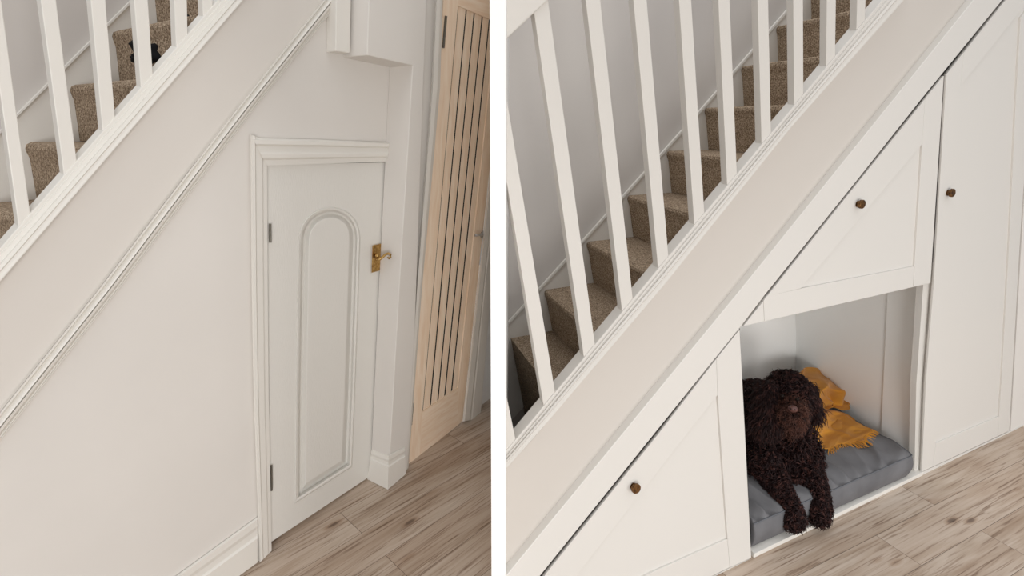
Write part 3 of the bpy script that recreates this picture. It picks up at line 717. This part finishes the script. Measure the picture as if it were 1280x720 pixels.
# curls
def tufts(N,kinds,length,rad,curl,avoid=None,seed=0,droop=.5,sides=3,segs=6,eps=.012):
    rr=np.random.default_rng(seed); sel=[i for i,c in enumerate(caps) if c[4] in kinds]
    area=np.array([ (np.linalg.norm(CQ[i]-CP[i])+1.5*(CA[i]+CB[i]))*(CA[i]+CB[i]) for i in sel]); pr=area/area.sum()
    ch=rr.choice(sel,size=N*2,p=pr); p,q,a,b=CP[ch],CQ[ch],CA[ch],CB[ch]
    ln=np.linalg.norm(q-p,axis=1); t=rr.uniform(-1,1,N*2)*1.0; t=.5+t*(.5+ (a+b)/2/ln)     # may run into the caps
    d=rr.normal(size=(N*2,3)); d/=np.linalg.norm(d,axis=1)[:,None]
    tc=np.clip(t,0,1); ax=(q-p)/ln[:,None]
    side=d-(d*ax).sum(1)[:,None]*ax; side/=np.linalg.norm(side,axis=1)[:,None]
    inside=(t>0)&(t<1); nn=np.where(inside[:,None],side,d)
    # caps: keep only directions pointing outwards
    sgn=np.where(t<0,-1,1); dot=(d*ax).sum(1)*sgn; nn=np.where((~inside&(dot<0))[:,None],d-2*(d*ax).sum(1)[:,None]*ax,nn)
    X=p+(q-p)*tc[:,None]+nn*(a+(b-a)*tc)[:,None]*.95
    S=sdf(X); S[np.arange(len(ch)),ch]=1; keep=(S.min(1)>-eps)&(X[:,2]>zb+.004)
    camd=CAM-X; camd/=np.linalg.norm(camd,axis=1)[:,None]; keep&=((nn*camd).sum(1)>-.55)
    X=X[keep][:N]; nn=nn[keep][:N]; n=len(X)
    L_=length*rr.uniform(.7,1.3,n); g0=np.array([0,0,-1.])
    base=nn+droop*g0+rr.normal(size=(n,3))*.35; base/=np.linalg.norm(base,axis=1)[:,None]
    e1_=np.cross(base,rr.normal(size=(n,3))); e1_/=np.linalg.norm(e1_,axis=1)[:,None]; e2_=np.cross(base,e1_)
    ph=rr.uniform(0,6.28,n); tw=rr.choice([-1,1],n)*rr.uniform(4.5,8,n); cr=curl*rr.uniform(.6,1.3,n)
    rings=[]
    cen=[]
    for k in range(segs+1):
        u=k/segs; an=ph+tw*u; am=cr*min(1,u*2.5)
        c=X+base*(L_*u)[:,None]+g0*(L_*.35*u*u)[:,None]+e1_*(am*(np.cos(an)-np.cos(ph)))[:,None]+e2_*(am*(np.sin(an)-np.sin(ph)))[:,None]; cen.append(c)
    for k in range(segs+1):
        tg=cen[min(k+1,segs)]-cen[max(k-1,0)]; tg/=np.linalg.norm(tg,axis=1)[:,None]+1e-9
        A_=np.cross(tg,e1_+.01); A_/=np.linalg.norm(A_,axis=1)[:,None]+1e-9; B_=np.cross(tg,A_)
        r=rad*(1-.75*(k/segs)**2)
        for s in range(sides):
            an=6.2832*s/sides; rings.append(cen[k]+r*(math.cos(an)*A_+math.sin(an)*B_))
    V=np.stack(rings,1)      # n,(segs+1)*sides,3
    m_=V.shape[1]; f=[]
    for k in range(segs):
        for s in range(sides): f.append((k*sides+s,k*sides+(s+1)%sides,(k+1)*sides+(s+1)%sides,(k+1)*sides+s))
    f=np.array(f); Fc=(f[None]+ (np.arange(n)*m_)[:,None,None]).reshape(-1,4)
    return V.reshape(-1,3),Fc
def furobj(name,parts,m,label=None):
    Vs=[];Fs=[];k=0
    for V,Fc in parts: Vs.append(V); Fs.append(Fc+k); k+=len(V)
    V=np.concatenate(Vs)-wloc(dog); Fc=np.concatenate(Fs)
    me=bpy.data.meshes.new(name); me.vertices.add(len(V)); me.vertices.foreach_set('co',V.astype(np.float32).ravel())
    me.loops.add(Fc.size); me.loops.foreach_set('vertex_index',Fc.ravel().astype(np.int32)); me.polygons.add(len(Fc))
    me.polygons.foreach_set('loop_start',(np.arange(len(Fc))*4).astype(np.int32)); me.polygons.foreach_set('loop_total',np.full(len(Fc),4,np.int32))
    me.polygons.foreach_set('use_smooth',np.ones(len(Fc),bool)); me.update(calc_edges=True); me.validate()
    o=bpy.data.objects.new(name,me); C.objects.link(o); o.parent=dog; me.materials.append(M[m])
    if label: o['label']=label
    return o
furobj('curly_coat',[tufts(5600,('body',),.034,.0040,.0100,seed=1,droop=.3),tufts(4200,('leg','paw'),.022,.0034,.0075,seed=2,droop=.15),
    tufts(2100,('head',),.030,.0036,.009,seed=3,droop=.15),tufts(500,('head','body'),.05,.0011,.006,seed=13,droop=-.1)],'fur')
furobj('ear_hair',[tufts(2200,('ear',),.05,.0023,.005,seed=5,droop=1.6,segs=7)],'fur','long wavy ear hair')
furobj('muzzle_hair',[tufts(1300,('muzzle',),.028,.0024,.006,seed=6,droop=.8),tufts(600,('beard',),.028,.0024,.006,seed=7,droop=.9)],'beard','lighter reddish brown muzzle hair')
# nose and eyes
g=G()
def ell(c,a1,a2,a3,g,lat=10,lon=16):
    V=[c+a1*math.sin(math.pi*i/lat)*math.cos(2*math.pi*j/lon)+a2*math.sin(math.pi*i/lat)*math.sin(2*math.pi*j/lon)+a3*math.cos(math.pi*i/lat) for i in range(lat+1) for j in range(lon)]
    g.add(V,[(i*lon+j,i*lon+(j+1)%lon,(i+1)*lon+(j+1)%lon,(i+1)*lon+j) for i in range(lat) for j in range(lon)])
tow=nrm(CAM-head); sidev=nrm(np.cross(z3,tow)); upv=np.cross(tow,sidev)
NP=Q(991,511,.10)
ell(NP,sidev*.021,tow*.019,upv*.016,g); put('nose',g,'nose',dog,smooth=True)
g=G(); 
for s in(-1,1): ell(NP+sidev*s*.008+tow*.0165-upv*.002,sidev*.0042,tow*.003,upv*.003,g)
put('nostril',g,'eye',dog,smooth=True)
for s in(-1,1):
    g=G(); ell(Q(987,497,.150)+sidev*s*.030,sidev*.009,tow*.009,upv*.009,g); put('eye',g,'eye',dog,smooth=True)
g=lathe(Q(996,532,.10),nrm(tow),[(0,.007),(.002,.007)],14); put('collar_tag',g,'tag',dog)

# ============================================================ CAMERA, LIGHT
cd=bpy.data.cameras.new('camera'); cam=bpy.data.objects.new('camera',cd); C.objects.link(cam); sc.camera=cam
cam.location=(0,0,H); cam.rotation_euler=(math.pi/2-TH,0,0); cd.sensor_width=36; cd.lens=F/1280*36; cd.clip_start=.02
w=bpy.data.worlds.new('daylight'); sc.world=w; w.use_nodes=True; bg=w.node_tree.nodes['Background']
wn=w.node_tree; tcw=wn.nodes.new('ShaderNodeTexCoord'); sx=wn.nodes.new('ShaderNodeSeparateXYZ'); mr=wn.nodes.new('ShaderNodeMapRange')
wn.links.new(tcw.outputs['Generated'],sx.inputs[0]); wn.links.new(sx.outputs['Z'],mr.inputs['Value']); mr.inputs['From Min'].default_value=0; mr.inputs['From Max'].default_value=1
mr.inputs['To Min'].default_value=.24; mr.inputs['To Max'].default_value=1.3; wn.links.new(mr.outputs[0],bg.inputs[1]); bg.inputs[0].default_value=(.975,.985,1,1)
def area(name,loc,tgt,size,power,col):
    l=bpy.data.lights.new(name,'AREA'); l.energy=power; l.size=size[0]; l.shape='RECTANGLE'; l.size_y=size[1]; l.color=col
    o=bpy.data.objects.new(name,l); C.objects.link(o); o.location=loc; o.rotation_euler=(Vector(tgt)-Vector(loc)).to_track_quat('-Z','Y').to_euler(); return o
area('window_light',(3.4,-1.4,.9),(1.2,2.,.4),(1.5,1.3),42,(1,.995,.985))
area('front_fill',(.9,-4.2,.9),(.9,2.,.6),(2.,1.5),145,(1,.998,.99))  # unseen fill added behind the camera to brighten nook and fronts
area('overhead_fill',(-.1,.5,4.9),(.6,1.8,1.),(1.2,1.2),14,(1,.995,.98))  # added lamp overhead, no fitting there; lifts capping and board tops
sc.view_settings.view_transform='Standard'; sc.view_settings.look='None'; sc.view_settings.exposure=-.05; sc.view_settings.gamma=1
sc.view_settings.use_curve_mapping=False
